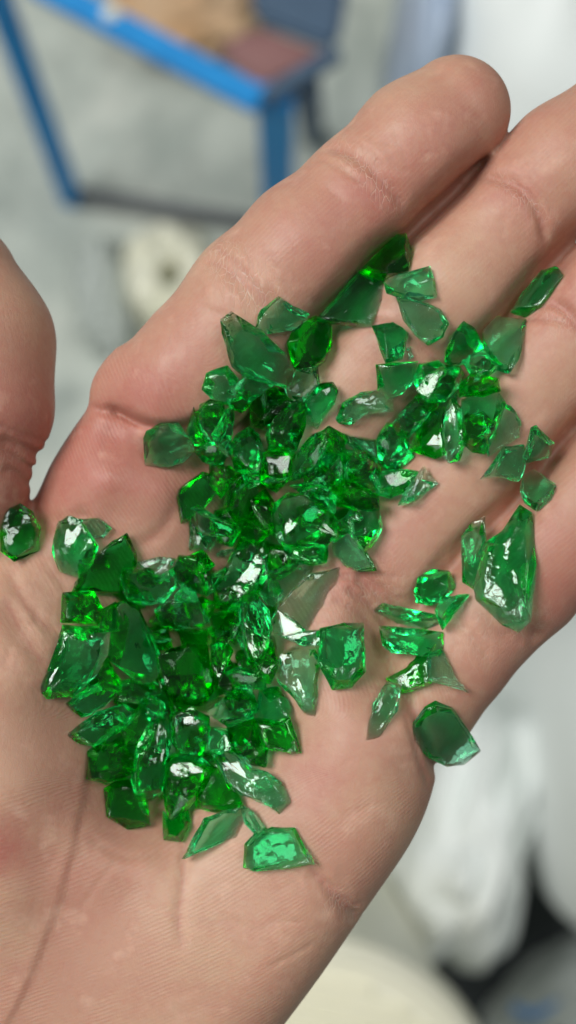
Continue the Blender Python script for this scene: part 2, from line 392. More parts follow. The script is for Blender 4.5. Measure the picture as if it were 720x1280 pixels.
FING = {
 'index':  [(136, 492, -6.8, 2.6), (160, 480, -4.6, 5.4), (202, 482, -1.6, 8.3), (238, 457, -0.4, 9.5), (318, 363, 1.2, 9.7), (385, 295, 2.2, 9.3), (460, 230, 1.6, 8.9), (530, 162, 2.0, 9.1), (577, 122, 0.4, 7.9)],
 'middle': [(330, 610, -11.0, 10.6), (420, 506, -6.5, 10.4), (500, 422, -4.4, 9.9), (570, 346, -1.8, 9.8), (656, 252, -1.8, 8.9), (722, 188, 0.0, 8.7), (778, 140, -1.0, 7.9)],
 'ring':   [(430, 770, -12.0, 10.6), (500, 690, -7.0, 10.2), (565, 612, -6.0, 9.6), (634, 527, -1.6, 9.7), (701, 443, -0.8, 9.1), (765, 365, 1.0, 8.8), (810, 312, 0.0, 8.0)],
 'little': [(538, 884, -6.0, 8.0), (579, 817, -4.2, 8.3), (620, 767, -3.8, 8.5), (664, 726, -2.2, 8.7), (706, 680, -1.0, 8.3), (765, 602, 0.0, 8.2), (808, 545, 0.0, 7.6)],
 'thumb':  [(-165, 860, -6, 14.0), (-125, 720, -2.0, 12.0), (-78, 600, 1.0, 10.6), (-60, 500, 3.0, 12.0), (-62, 420, 2.6, 12.4), (-90, 350, 1.0, 11.2)],
}
for nme, J in FING.items():
    f = finger(J, 2.2); F = smin(F, f, 0.9); del f

# the palm: an outline with a modelled height field and rounded border
outl = smooth_curve([(96, 502), (140, 470), (215, 490), (300, 490), (420, 560), (520, 690), (550, 800), (572, 880), (556, 985), (528, 1062), (470, 1150), (385, 1275), (290, 1400), (170, 1540), (40, 1640),
                     (-150, 1640), (-230, 1400), (-250, 1150), (-235, 960), (-150, 800), (-60, 700), (-14, 652), (18, 628), (44, 578), (70, 538), (96, 502)], 5)[:-1]
e = poly_sdf([mm(*p) for p in outl])
ctrl = [(120, 520, -3.5), (60, 600, -4.5), (130, 600, -3.2), (200, 610, -5.0), (30, 660, -6.0), (15, 740, -3.2), (70, 760, -5.8), (110, 690, -6.5), (140, 640, -5), (45, 830, 0.6), (88, 880, -6.0), (0, 900, 2.6), (35, 980, 1.8), (90, 960, -4.2), (122, 960, -8.5),
        (-100, 900, 3.0), (-80, 1100, 2.4), (20, 1120, 0.6), (60, 1080, -1.6), (20, 1230, -1.4), (112, 1050, -4.2), (60, 1150, -2.2), (160, 1120, -3.6), (100, 1230, -2.6), (230, 1180, -2.0), (300, 1120, -2.6), (400, 1050, -0.6),
        (450, 960, -0.4), (470, 1050, -0.6), (420, 1130, -1.0), (340, 1220, -1.4), (520, 960, -1.8), (520, 880, -3.5), (440, 900, -1.2), (420, 820, -3.8), (350, 900, -7.5), (250, 780, -13), (180, 850, -14), (240, 930, -12.5), (330, 780, -12),
        (165, 985, -11), (350, 640, -13), (280, 620, -11.5), (190, 552, -7.2), (235, 560, -9.0), (130, 535, -5.0), (440, 740, -6.5), (492, 790, -12.5), (505, 835, -11.5), (545, 760, -12), (395, 470, -13), (420, 560, -12), (480, 600, -12), (540, 560, -13), (200, 1500, -3), (0, 1500, -3), (-150, 1500, -4), (300, 1300, -2.5), (560, 860, -5), (200, 1030, -12.0), (150, 1030, -10.0), (180, 1085, -4.6), (135, 1085, -3.6), (260, 1090, -4.0), (250, 1030, -7), (300, 1000, -5.0), (400, 600, -9), (190, 700, -7.5)]
C = np.array([[*mm(a, b), c] for a, b, c in ctrl])
def tps(r2): return np.where(r2 > 1e-9, r2 * np.log(r2 + 1e-12), 0.0)
n = len(C); K = tps(((C[:, None, :2] - C[None, :, :2]) ** 2).sum(-1)) + np.eye(n) * 3.0
A = np.zeros((n + 3, n + 3)); A[:n, :n] = K; A[:n, n] = 1; A[:n, n + 1:] = C[:, :2]; A[n, :n] = 1; A[n + 1:, :n] = C[:, :2].T
sol = np.linalg.solve(A, np.concatenate([C[:, 2], np.zeros(3)]))
Ht = np.full(GX.shape, sol[n], np.float64) + sol[n + 1] * GX + sol[n + 2] * GY
for i in range(n): Ht += sol[i] * tps((GX - C[i, 0]) ** 2 + (GY - C[i, 1]) ** 2)
Ht = np.clip(Ht, -16, 5).astype(np.float32)
RB = 11.0; zc = (Ht - RB)[:, :, None]
d = np.sqrt(np.maximum(RB - e, 0)[:, :, None] ** 2 + (gz[None, None, :] - zc) ** 2) - RB
F = smin(F, d, 2.6); del d

# creases and folds, carved along lines: (points, width mm, depth mm)
def G(pts, w, dep, taper=True, smooth=True):
    q = smooth_curve([mm(*p) for p in pts], 5) if smooth else [mm(*p) for p in pts]
    dd, par = seg2(q); a = np.exp(-(dd / w) ** 2) * dep
    if taper: a = a * np.clip(np.minimum(par, 1 - par) * 7, 0, 1)
    return a
CR = [
 ([(118, 504), (142, 513), (178, 529), (215, 533), (262, 522)], 0.8, 1.5),          # index root fold
 ([(100, 502), (125, 512), (160, 530), (215, 545)], 0.7, 0.35),
 ([(250, 318), (285, 338), (325, 372), (352, 398)], 1.5, 0.55), ([(262, 300), (300, 335), (340, 380)], 0.6, 0.30), ([(268, 340), (300, 365), (330, 400)], 0.5, 0.22),
 ([(405, 175), (448, 200), (485, 235), (512, 268)], 1.1, 0.60), ([(425, 165), (470, 205), (505, 250)], 0.55, 0.28), ([(390, 190), (440, 222), (480, 262)], 0.5, 0.18),
 ([(600, 212), (640, 224), (672, 255), (690, 310)], 0.8, 0.70), ([(615, 205), (660, 225), (700, 270)], 0.5, 0.25),
 ([(455, 395), (500, 410), (545, 440), (560, 470)], 1.0, 0.5),
 ([(690, 372), (715, 395), (730, 420)], 0.8, 0.6),
 ([(655, 395), (690, 398), (720, 408)], 0.5, 0.3),
 ([(445, 715), (480, 745), (510, 790)], 1.4, 0.8), ([(430, 735), (465, 760), (495, 800)], 0.6, 0.45), ([(420, 720), (470, 735), (520, 760)], 0.5, 0.3), ([(415, 750), (450, 770), (480, 800)], 0.5, 0.3),
 ([(545, 760), (585, 790), (620, 830)], 0.6, 0.25), ([(635, 715), (660, 770), (685, 808)], 1.0, 0.6), ([(622, 740), (655, 785), (680, 822)], 0.5, 0.25),
 ([(486, 838), (512, 880), (535, 935), (556, 990)], 1.0, 1.1),                       # little finger root
 ([(505, 880), (530, 960), (545, 1000)], 0.6, 0.35),
# life line
 ([(0, 745), (25, 790), (60, 840)], 1.6, 0.5), ([(0, 710), (30, 760), (70, 800)], 1.0, 0.3),
 ([(218, 1035), (228, 1090), (222, 1160), (232, 1200)], 0.9, 0.30), ([(150, 1070), (120, 1110), (95, 1145)], 0.4, 0.10), ([(100, 1050), (150, 1080), (200, 1075)], 0.5, 0.14),
 ([(385, 1085), (415, 1120), (440, 1150), (452, 1172)], 1.0, 0.6), ([(395, 1100), (430, 1128), (458, 1150)], 0.5, 0.35),
 ([(330, 1215), (365, 1200), (395, 1185)], 0.3, 0.16),
 ([(0, 548), (20, 556), (42, 570)], 0.9, 0.5), ([(0, 560), (18, 572), (34, 590)], 0.5, 0.35), ([(0, 585), (14, 592), (26, 608)], 0.5, 0.3), ([(-5, 530), (20, 540), (50, 552)], 0.5, 0.25),
 ([(20, 640), (60, 655), (110, 640)], 1.3, 0.5),
 ([(160, 690), (200, 660), (230, 610)], 1.2, 0.3),
]
GAPS = [[(622, 180), (600, 200), (560, 240), (510, 288), (470, 320), (420, 378), (395, 410), (370, 450)],
        [(760, 255), (725, 292), (690, 335), (645, 388), (610, 425), (575, 470), (520, 540), (440, 640)],
        [(770, 490), (725, 540), (690, 580), (655, 630), (610, 672), (568, 715), (530, 770), (500, 830), (490, 860)]]
trench = np.zeros(GX.shape, np.float32)
for g in GAPS: trench = np.maximum(trench, np.maximum(G(g, 1.05, 4.4), G(g, 1.9, 3.0)))
carve = np.zeros(GX.shape, np.float32)
for c in CR: carve = np.maximum(carve, G(c[0], c[1], c[2] * (1.0 if c[2] > 1 else 1.45))) + 0.15 * np.minimum(carve, G(*c))
# fine cross-hatching of short wrinkles near the joints
rng = random.Random(5)
fine = np.zeros(GX.shape, np.float32)
# life line: the ball of the thumb rolls over the palm, a soft step rather than a groove
LIFE = smooth_curve([mm(*q) for q in [(28, 652), (44, 700), (72, 740), (98, 800), (110, 870), (110, 940), (104, 985), (87, 1078), (63, 1160), (32, 1239), (8, 1282), (-20, 1330)]], 5)
dl, pl = seg2(LIFE); side = np.zeros(GX.shape, np.float32)
lx = np.interp(GY[0], [q[1] for q in LIFE][::-1], [q[0] for q in LIFE][::-1])
side = 1 / (1 + np.exp((GX - lx[None, :]) / 0.32)); side = side * np.clip((GY - LIFE[-1][1]) / 5, 0, 1) * np.clip((LIFE[0][1] - GY) / 8, 0, 1)
roll = side * np.exp(-dl / 5.0) * 0.50 * np.clip(pl * 5, 0, 1)
lifec = np.exp(-(dl / 0.55) ** 2) * (0.65 + 0.35 * np.sin(pl * 37 + 4 * np.sin(pl * 11))) * np.clip(np.minimum(pl, 1 - pl) * 7, 0, 1)
for cx, cy, ang, spread, num in [(300, 350, 48, 45, 26), (462, 222, 48, 38, 18), (465, 745, 35, 50, 30), (640, 240, 55, 35, 10), (665, 770, 50, 30, 12), (12, 575, 20, 30, 12), (425, 1125, 50, 30, 14), (60, 800, 55, 50, 14), (330, 1100, -20, 110, 20)]:
    for _ in range(num):
        a = math.radians(ang + rng.gauss(0, 22)); l = rng.uniform(10, 38)
        x = cx + rng.gauss(0, spread * .6); y = cy + rng.gauss(0, spread * .6)
        p = [(x - math.cos(a) * l / 2, y - math.sin(a) * l / 2), (x + math.cos(a) * l / 2, y + math.sin(a) * l / 2)]
        q = [mm(*k) for k in p]; m = 3
        ix = slice(max(0, int((min(q[0][0], q[1][0]) - m - X0) / VX)), int((max(q[0][0], q[1][0]) + m - X0) / VX)); iy = slice(max(0, int((min(q[0][1], q[1][1]) - m - Y0) / VX)), int((max(q[0][1], q[1][1]) + m - Y0) / VX))
        sx, sy = GX[ix, iy], GY[ix, iy]; dx, dy = q[1][0] - q[0][0], q[1][1] - q[0][1]
        if sx.size == 0: continue
        t = np.clip(((sx - q[0][0]) * dx + (sy - q[0][1]) * dy) / (dx * dx + dy * dy), 0, 1)
        dd = np.hypot(sx - q[0][0] - t * dx, sy - q[0][1] - t * dy)
        fine[ix, iy] = np.maximum(fine[ix, iy], np.exp(-(dd / 0.45) ** 2) * rng.uniform(.08, .2))
F += (carve + fine + 0.22 * lifec)[:, :, None]
F -= roll[:, :, None] * np.clip((gz + 14) / 4.0, 0, 1)[None, None, :]
F += trench[:, :, None] * np.clip((gz + 10.7) / 3.0, 0, 1)[None, None, :]

def surface_nets(F, org, h):
    s = F < 0
    cx = np.zeros(tuple(k - 1 for k in F.shape), np.int8)
    for i in (0, 1):
        for j in (0, 1):
            for k in (0, 1): cx += s[i:F.shape[0] - 1 + i, j:F.shape[1] - 1 + j, k:F.shape[2] - 1 + k]
    act = (cx > 0) & (cx < 8); idx = np.full(act.shape, -1, np.int64); cells = np.argwhere(act); idx[act] = np.arange(len(cells))
    acc = np.zeros((len(cells), 3)); cnt = np.zeros(len(cells))
    cor = [(i, j, k) for i in (0, 1) for j in (0, 1) for k in (0, 1)]
    val = {c: F[cells[:, 0] + c[0], cells[:, 1] + c[1], cells[:, 2] + c[2]].astype(np.float64) for c in cor}
    for a in cor:
        for ax in range(3):
            if a[ax]: continue
            b = list(a); b[ax] = 1; b = tuple(b); va, vb = val[a], val[b]; m = (va < 0) != (vb < 0)
            t = va[m] / (va[m] - vb[m]); p = np.tile(np.array(a, float), (m.sum(), 1)); p[:, ax] = t
            acc[m] += p; cnt[m] += 1
    V = (cells + acc / cnt[:, None]) * h + np.array(org)
    Q = []
    for ax in range(3):
        sl0 = [slice(None)] * 3; sl1 = [slice(None)] * 3; sl0[ax] = slice(0, -1); sl1[ax] = slice(1, None)
        a, b = s[tuple(sl0)], s[tuple(sl1)]; ch = a != b; o1, o2 = [(1, 2), (2, 0), (0, 1)][ax]
        e_ = np.argwhere(ch); ok = (e_[:, o1] > 0) & (e_[:, o2] > 0) & (e_[:, o1] < F.shape[o1] - 1) & (e_[:, o2] < F.shape[o2] - 1); e_ = e_[ok]
        fl = a[e_[:, 0], e_[:, 1], e_[:, 2]]
        def I(d1, d2):
            q = e_.copy(); q[:, o1] -= d1; q[:, o2] -= d2; return idx[q[:, 0], q[:, 1], q[:, 2]]
        quad = np.stack([I(1, 1), I(0, 1), I(0, 0), I(1, 0)], 1); quad[~fl] = quad[~fl][:, ::-1]; Q.append(quad)
    return V, np.concatenate(Q)
# close the border of the grid so the mesh is watertight where the forearm is cut
F[0] = np.maximum(F[0], 1); F[-1] = np.maximum(F[-1], 1); F[:, 0] = np.maximum(F[:, 0], 1); F[:, -1] = np.maximum(F[:, -1], 1)
V, Q = surface_nets(F, (X0, Y0, Z0), VX)
# height map of the upper surface, for resting the shards
inside = F < 0
top = np.where(inside.any(2), inside.shape[2] - 1 - np.argmax(inside[:, :, ::-1], 2), 0)
ii, jj = np.indices(top.shape); t1 = np.minimum(top + 1, F.shape[2] - 1)
fa, fb = F[ii, jj, top], F[ii, jj, t1]
HM = np.where(inside.any(2), Z0 + VX * (top + np.clip(fa / (fa - fb - 1e-9), 0, 1)), -30.0).astype(np.float32)
del F, inside

me = bpy.data.meshes.new('hand')
me.vertices.add(len(V)); me.vertices.foreach_set('co', (V * MM).astype(np.float32).ravel())
me.loops.add(Q.size); me.loops.foreach_set('vertex_index', Q.ravel().astype(np.int32))
me.polygons.add(len(Q)); me.polygons.foreach_set('loop_start', np.arange(0, Q.size, 4, dtype=np.int32))
me.update(calc_edges=True); me.validate(); me.shade_smooth()
# two light smoothing passes remove voxel stepping
ed = np.empty(len(me.edges) * 2, np.int32); me.edges.foreach_get('vertices', ed); ed = ed.reshape(-1, 2)
nv = len(me.vertices); deg = np.bincount(ed.ravel(), minlength=nv)[:, None] + 1e-9
co = V.copy()
for lam in (0.5, -0.51, 0.5, -0.51, 0.35):
    s_ = np.stack([np.bincount(ed[:, 0], co[ed[:, 1], k], nv) + np.bincount(ed[:, 1], co[ed[:, 0], k], nv) for k in range(3)], 1)
    co = co + lam * (s_ / deg - co)
me.vertices.foreach_set('co', (co * MM).astype(np.float32).ravel())

def at_px(co):
    k = PX * (CD - co[:, 2]) / CD; return co[:, 0] / k + 360, 640 - co[:, 1] / k
vx, vy = at_px(co)
def spot(cx, cy, rx, ry, rot=0):
    c, s = math.cos(math.radians(rot)), math.sin(math.radians(rot)); dx, dy = vx - cx, vy - cy
    return np.exp(-(((dx * c + dy * s) / rx) ** 2 + ((-dx * s + dy * c) / ry) ** 2))
flush = np.zeros(len(co))
for a in [(150, 590, 120, 60, 10, .55), (190, 490, 90, 60, -30, .55), (470, 240, 70, 60, -45, .45), (560, 160, 110, 60, -45, .30), (640, 260, 90, 60, -45, .35), (20, 520, 60, 90, 0, .55), (0, 1060, 40, 40, 0, .6), (390, 960, 70, 50, 0, .35),
          (440, 720, 40, 40, 0, .55), (700, 380, 60, 60, 0, .45), (690, 740, 60, 60, 0, .45), (545, 970, 30, 60, 0, .35), (30, 640, 60, 40, 0, .5), (500, 660, 90, 40, -45, .2), (200, 1010, 90, 40, 0, .25), (630, 850, 60, 100, 40, .28), (390, 300, 80, 60, -45, .25)]:
    flush += 1.15 * a[5] * spot(*a[:5])
dry = np.zeros(len(co))
for a in [(300, 345, 25, 70, -42, 1.), (462, 222, 14, 60, -42, 1.), (465, 745, 50, 40, 0, .8), (650, 245, 12, 60, -50, .8), (425, 1130, 30, 14, 45, 1.), (600, 800, 60, 40, 0, .3), (12, 575, 40, 30, 0, .5), (670, 780, 30, 30, 0, .5), (700, 395, 30, 14, 30, .7)]:
    dry += a[5] * spot(*a[:5])
X_, Y_ = co[:, 0], co[:, 1]
w1 = 5 * np.sin(X_ / 19 + Y_ / 31 + 1) + 6 * np.sin(Y_ / 24 - X_ / 40)
u1 = (X_ * 0.82 + Y_ * 0.30) * 1.0 + w1 * .7; u2 = X_ * 0.45 - Y_ * 0.85 + w1 * .6; u3 = X_ * 0.72 - Y_ * 0.70 + w1 * 0.25
reg = 1 / (1 + np.exp(-(vy - 930) / 12)); regf = 1 / (1 + np.exp(-((vx - 260) + (560 - vy) * 0.9 - 60) / 10))
ridge = (u1 * (1 - reg) * (1 - regf) + u2 * reg + u3 * regf * (1 - reg)) * 2 * math.pi / 0.62
amp = (1 - 0.55 * regf) * (1 - 0.75 * ((vx < 75) & (vy < 645))) * np.clip(1 - 4 * np.abs(reg - .5 if False else reg * (1 - reg)) - 4 * regf * (1 - regf), 0, 1)
crz = lifec.astype(np.float32) * .42
for c in CR:
    if c[1] <= 1.6 and c[2] >= 0.3: crz = np.maximum(crz, G(c[0], 0.38, min(1.0, 0.35 + c[2] * 0.7)))
for g in GAPS: crz = np.maximum(crz, G(g, 1.2, 0.7))
creasev = crz[np.clip(((co[:, 0] - X0) / VX + .5).astype(int), 0, crz.shape[0] - 1), np.clip(((co[:, 1] - Y0) / VX + .5).astype(int), 0, crz.shape[1] - 1)] * (co[:, 2] > -16)
for nme, arr in (('crease', creasev), ('flush', np.clip(flush, 0, 1)), ('ridge', ridge), ('ridge_amp', amp), ('dry', np.clip(dry, 0, 1))):
    at = me.attributes.new(nme, 'FLOAT', 'POINT'); at.data.foreach_set('value', arr.astype(np.float32))
hand = link('hand', me, M_SKIN); hand.location = (0, 0, HZ)
tag(hand, 'open hand held palm up, fingers slightly cupped around the heap of broken green glass', 'hand')

# ------------------------------------------------------------------ the broken glass, one object per shard
# (pile layer, thickness mm, glass g/d/y, form c chunk / p plate / l curved splinter, label, outline in photograph pixels)
HEAP = 'pieces of broken green glass in the palm'
S = [
# under layer ---------------------------------------------------------------
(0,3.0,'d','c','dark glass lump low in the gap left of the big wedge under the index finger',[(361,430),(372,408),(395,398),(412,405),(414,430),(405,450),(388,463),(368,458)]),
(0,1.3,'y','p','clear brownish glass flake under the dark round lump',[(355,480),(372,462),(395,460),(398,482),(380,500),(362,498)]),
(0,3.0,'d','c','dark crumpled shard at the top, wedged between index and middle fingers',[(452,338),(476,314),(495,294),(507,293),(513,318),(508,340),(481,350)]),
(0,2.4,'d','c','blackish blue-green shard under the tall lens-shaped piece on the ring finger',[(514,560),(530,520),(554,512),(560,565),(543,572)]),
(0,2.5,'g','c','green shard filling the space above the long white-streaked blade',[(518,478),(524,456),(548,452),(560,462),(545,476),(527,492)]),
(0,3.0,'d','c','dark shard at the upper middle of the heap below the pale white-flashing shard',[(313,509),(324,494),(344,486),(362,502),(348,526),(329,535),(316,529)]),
(0,3.0,'d','c','near-black shard sunk in the heap right under the big striped prism',[(330,567),(366,565),(362,598),(345,614),(326,602)]),  # dark glass put where the heap has a shaded void
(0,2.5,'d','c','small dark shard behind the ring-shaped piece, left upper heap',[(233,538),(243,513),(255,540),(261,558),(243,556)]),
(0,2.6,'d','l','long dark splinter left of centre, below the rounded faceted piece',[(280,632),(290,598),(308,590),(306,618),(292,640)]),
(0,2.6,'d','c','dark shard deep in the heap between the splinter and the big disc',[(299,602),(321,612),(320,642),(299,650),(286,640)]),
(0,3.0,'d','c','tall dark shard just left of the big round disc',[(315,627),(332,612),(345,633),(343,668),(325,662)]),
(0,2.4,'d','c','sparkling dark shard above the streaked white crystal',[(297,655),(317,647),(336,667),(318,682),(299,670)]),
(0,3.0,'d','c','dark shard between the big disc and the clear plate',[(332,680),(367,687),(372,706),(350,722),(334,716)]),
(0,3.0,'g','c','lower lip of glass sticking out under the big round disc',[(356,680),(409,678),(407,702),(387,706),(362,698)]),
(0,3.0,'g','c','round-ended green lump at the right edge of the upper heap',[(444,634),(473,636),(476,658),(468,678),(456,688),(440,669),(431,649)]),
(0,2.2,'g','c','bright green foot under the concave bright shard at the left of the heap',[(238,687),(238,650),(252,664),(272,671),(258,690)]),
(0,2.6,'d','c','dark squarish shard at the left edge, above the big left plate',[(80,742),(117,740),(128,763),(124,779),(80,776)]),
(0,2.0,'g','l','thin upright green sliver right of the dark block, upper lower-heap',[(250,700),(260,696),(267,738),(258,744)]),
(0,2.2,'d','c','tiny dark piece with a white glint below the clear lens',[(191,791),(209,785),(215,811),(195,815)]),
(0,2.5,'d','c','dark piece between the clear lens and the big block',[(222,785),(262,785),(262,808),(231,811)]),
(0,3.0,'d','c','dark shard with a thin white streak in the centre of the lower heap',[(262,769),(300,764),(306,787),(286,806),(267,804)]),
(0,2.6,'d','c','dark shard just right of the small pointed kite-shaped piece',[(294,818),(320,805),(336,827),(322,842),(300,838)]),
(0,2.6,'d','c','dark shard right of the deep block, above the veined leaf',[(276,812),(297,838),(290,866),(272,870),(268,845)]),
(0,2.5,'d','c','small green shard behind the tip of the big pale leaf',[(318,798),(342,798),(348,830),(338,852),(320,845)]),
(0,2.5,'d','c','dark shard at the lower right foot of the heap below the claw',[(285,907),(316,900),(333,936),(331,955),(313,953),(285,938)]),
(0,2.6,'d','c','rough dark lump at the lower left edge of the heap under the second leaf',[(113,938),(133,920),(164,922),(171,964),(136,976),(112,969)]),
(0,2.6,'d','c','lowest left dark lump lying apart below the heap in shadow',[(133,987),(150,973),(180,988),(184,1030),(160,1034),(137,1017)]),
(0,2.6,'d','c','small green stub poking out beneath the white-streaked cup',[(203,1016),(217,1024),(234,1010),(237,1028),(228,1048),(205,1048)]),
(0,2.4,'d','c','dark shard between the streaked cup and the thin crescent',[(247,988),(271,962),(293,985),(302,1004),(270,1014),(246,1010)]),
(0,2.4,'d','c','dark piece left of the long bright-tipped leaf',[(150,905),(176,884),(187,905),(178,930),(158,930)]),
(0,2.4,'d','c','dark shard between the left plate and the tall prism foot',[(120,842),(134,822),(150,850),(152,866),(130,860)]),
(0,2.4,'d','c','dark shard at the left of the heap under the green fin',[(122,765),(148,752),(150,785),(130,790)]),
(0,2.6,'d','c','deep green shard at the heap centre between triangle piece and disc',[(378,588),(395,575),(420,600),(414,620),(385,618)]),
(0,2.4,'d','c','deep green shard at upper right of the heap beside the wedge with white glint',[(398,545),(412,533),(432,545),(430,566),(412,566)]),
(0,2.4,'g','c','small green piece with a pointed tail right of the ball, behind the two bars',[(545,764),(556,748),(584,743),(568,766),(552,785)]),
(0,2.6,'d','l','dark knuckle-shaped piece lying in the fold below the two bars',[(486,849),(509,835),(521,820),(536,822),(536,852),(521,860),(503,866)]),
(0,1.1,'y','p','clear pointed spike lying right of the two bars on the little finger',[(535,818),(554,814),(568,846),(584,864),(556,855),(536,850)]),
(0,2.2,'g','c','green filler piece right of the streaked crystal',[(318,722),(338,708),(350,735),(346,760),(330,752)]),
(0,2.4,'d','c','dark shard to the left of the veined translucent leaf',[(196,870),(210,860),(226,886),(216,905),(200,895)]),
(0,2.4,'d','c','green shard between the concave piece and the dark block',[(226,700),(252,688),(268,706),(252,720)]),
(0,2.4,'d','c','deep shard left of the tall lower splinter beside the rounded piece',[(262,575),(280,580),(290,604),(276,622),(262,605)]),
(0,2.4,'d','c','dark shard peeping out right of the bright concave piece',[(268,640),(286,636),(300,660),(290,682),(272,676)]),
# middle layer --------------------------------------------------------------
(1,3.0,'g','p','large dark wedge with a flat top lying along the index finger',[(396,401),(450,337),(481,349),(480,375),(464,409),(420,406),(399,404)]),
(1,2.2,'y','l','fan-shaped pale shard at the top left, touching the index finger',[(320,409),(327,389),(349,371),(364,384),(386,391),(382,400),(364,412),(336,417)]),
(1,2.6,'y','c','small clear chunk with bright green edges at the upper left rim of the heap',[(253,487),(259,467),(284,458),(302,478),(301,498),(284,504),(264,498)]),
(1,2.2,'g','c','small vivid green wedge beneath the pale white-flashing shard',[(303,468),(345,478),(325,493),(311,505),(301,496)]),
(1,1.8,'y','p','clear shard with a knobbly green end and a square white glint on the middle finger',[(496,370),(520,373),(550,388),(560,405),(552,421),(535,431),(520,420),(505,400)]),
(1,2.2,'g','c','bright green trapezoid standing over the cup-shaped shard',[(465,409),(490,405),(510,416),(502,450),(482,453)]),
(1,1.8,'y','l','almost colourless wavy shard lying on the bare middle finger',[(421,523),(429,504),(449,492),(471,488),(491,499),(490,514),(460,517),(440,531),(424,529)]),
(1,3.0,'g','c','green shard with a pale glassy tip high in the gap between middle and ring fingers',[(641,387),(655,364),(678,338),(694,334),(702,345),(690,367),(672,386),(657,396)]),
(1,2.6,'y','c','clear grey-green block in the gap between middle and ring fingers',[(606,427),(608,410),(624,394),(657,400),(653,422),(645,450),(632,468),(615,462)]),
(1,2.8,'g','c','dark green pyramid with a pale frosted top, left of the clear block',[(556,453),(561,427),(577,405),(592,412),(606,435),(587,452),(566,457)]),
(1,2.6,'g','c','green shard under the pyramid between it and the clear block',[(578,450),(605,436),(622,460),(607,473),(588,470)]),
(1,2.6,'d','c','dark green shard above the big block on the ring finger',[(575,482),(590,466),(622,474),(623,490),(597,497),(576,495)]),
(1,2.8,'g','c','big green block with a dark top beside the lens-shaped shard',[(579,500),(600,490),(624,491),(631,507),(612,553),(607,567),(591,564),(579,553)]),
(1,1.0,'y','p','faint clear plate leaning on the big block, on the ring finger',[(627,506),(638,509),(651,527),(648,547),(632,556),(611,570),(607,556)]),
(1,2.0,'y','l','small dart-shaped shard with a scalloped lower edge below the clear plate',[(602,599),(628,560),(654,557),(657,585),(649,602),(636,600),(624,596)]),
(1,2.2,'y','c','pale triangular wedge at the right, between ring and little fingers',[(653,574),(661,536),(668,533),(694,553),(691,570),(660,578)]),
(1,2.6,'y','c','small rounded nugget at the right above the large wing-shaped pieces',[(652,613),(656,591),(669,587),(693,607),(687,627),(671,639),(655,629)]),
(1,2.4,'y','c','six-sided clear shard alone at the left, under the index finger',[(181,548),(184,540),(203,529),(223,529),(237,549),(242,564),(230,576),(212,583),(182,580)]),
(1,2.5,'g','l','ring-like shard with a dark hollow at the upper left of the heap',[(246,518),(252,507),(264,501),(279,504),(283,520),(276,540),(266,553),(252,540)]),
(1,2.3,'g','c','green shard behind the ring-like one, left of the rounded faceted piece',[(266,545),(288,507),(294,514),(291,545),(272,560)]),
(1,2.3,'g','c','flat-bottomed green shard below the ring-like one',[(243,564),(268,553),(288,540),(290,560),(278,580),(266,581),(254,578)]),
(1,2.4,'g','c','bright foot of glass below the rounded faceted piece',[(300,588),(326,580),(324,606),(310,612)]),
(1,2.6,'g','c','green shard right of the rounded prism, above the white-tipped triangle',[(381,500),(396,481),(416,478),(422,490),(418,504),(396,535),(382,526)]),
(1,2.4,'g','c','yellow-green crumpled shard above the large round disc',[(393,600),(400,571),(429,562),(431,602),(404,613)]),
(1,2.8,'g','c','green cluster piece at the right rim of the heap below the white-edged wedge',[(426,562),(458,566),(476,584),(471,612),(440,617),(427,602)]),
(1,2.6,'g','c','shard left of the clear dart at the right rim of the heap',[(469,592),(500,586),(522,590),(506,616),(488,622),(471,618)]),
(1,2.0,'y','l','clear pointed dart sticking out at the right rim of the heap',[(499,631),(504,617),(529,583),(546,605),(528,618),(513,631)]),
(1,2.6,'g','c','chunk between the white-edged wedge and the long blade',[(471,549),(484,529),(500,531),(506,551),(517,571),(498,588),(482,586),(472,573)]),
(1,2.0,'d','p','house-shaped dark clear shard at the left rim of the heap',[(222,622),(225,611),(252,591),(263,593),(277,610),(257,633),(239,648),(227,653)]),
(1,2.6,'g','c','upper lip of glass leaning over the big round disc',[(362,608),(387,602),(409,609),(419,622),(418,642),(387,624)]),
(1,2.6,'d','c','dark blue-green shard with frosty specks, right of the big disc',[(416,613),(431,600),(444,602),(471,620),(474,638),(444,637),(422,633)]),
(1,2.2,'g','c','small yellow-green piece between the disc and the clear dagger',[(420,653),(431,646),(439,662),(424,673)]),
(1,2.8,'g','c','bright shard with a white facet at the far upper left of the lower heap',[(66,690),(68,670),(73,653),(86,646),(101,650),(110,668),(123,683),(114,708),(97,721),(74,714)]),
(1,1.2,'y','p','thin dark-edged clear flake behind the bright white-faceted shard',[(99,649),(123,648),(140,660),(130,672),(112,672)]),
(1,1.1,'y','p','thin clear rim leaning above the white-capped green lump',[(172,702),(200,696),(219,698),(212,714),(190,722)]),
(1,2.4,'d','p','dark block with a bright rim at the top of the lower heap',[(217,712),(224,694),(247,697),(259,744),(240,741),(222,737)]),
(1,2.2,'g','c','small green piece sitting on top of the clear lens',[(217,745),(231,732),(245,738),(248,753),(222,754)]),
(1,2.0,'g','l','little leaf-shaped sliver left of the streaked crystal',[(262,719),(284,707),(283,719),(267,723)]),
(1,2.6,'d','l','pointed kite-shaped shard in the centre of the lower heap',[(262,807),(280,798),(292,813),(275,853),(266,833)]),
(1,2.6,'g','c','sparkling frosty shard left of the big pale leaf',[(280,842),(300,834),(332,843),(332,860),(296,862)]),
(1,2.6,'g','c','green shard lying on the right slope above the claw',[(325,862),(347,858),(363,882),(360,900),(333,909),(318,898)]),
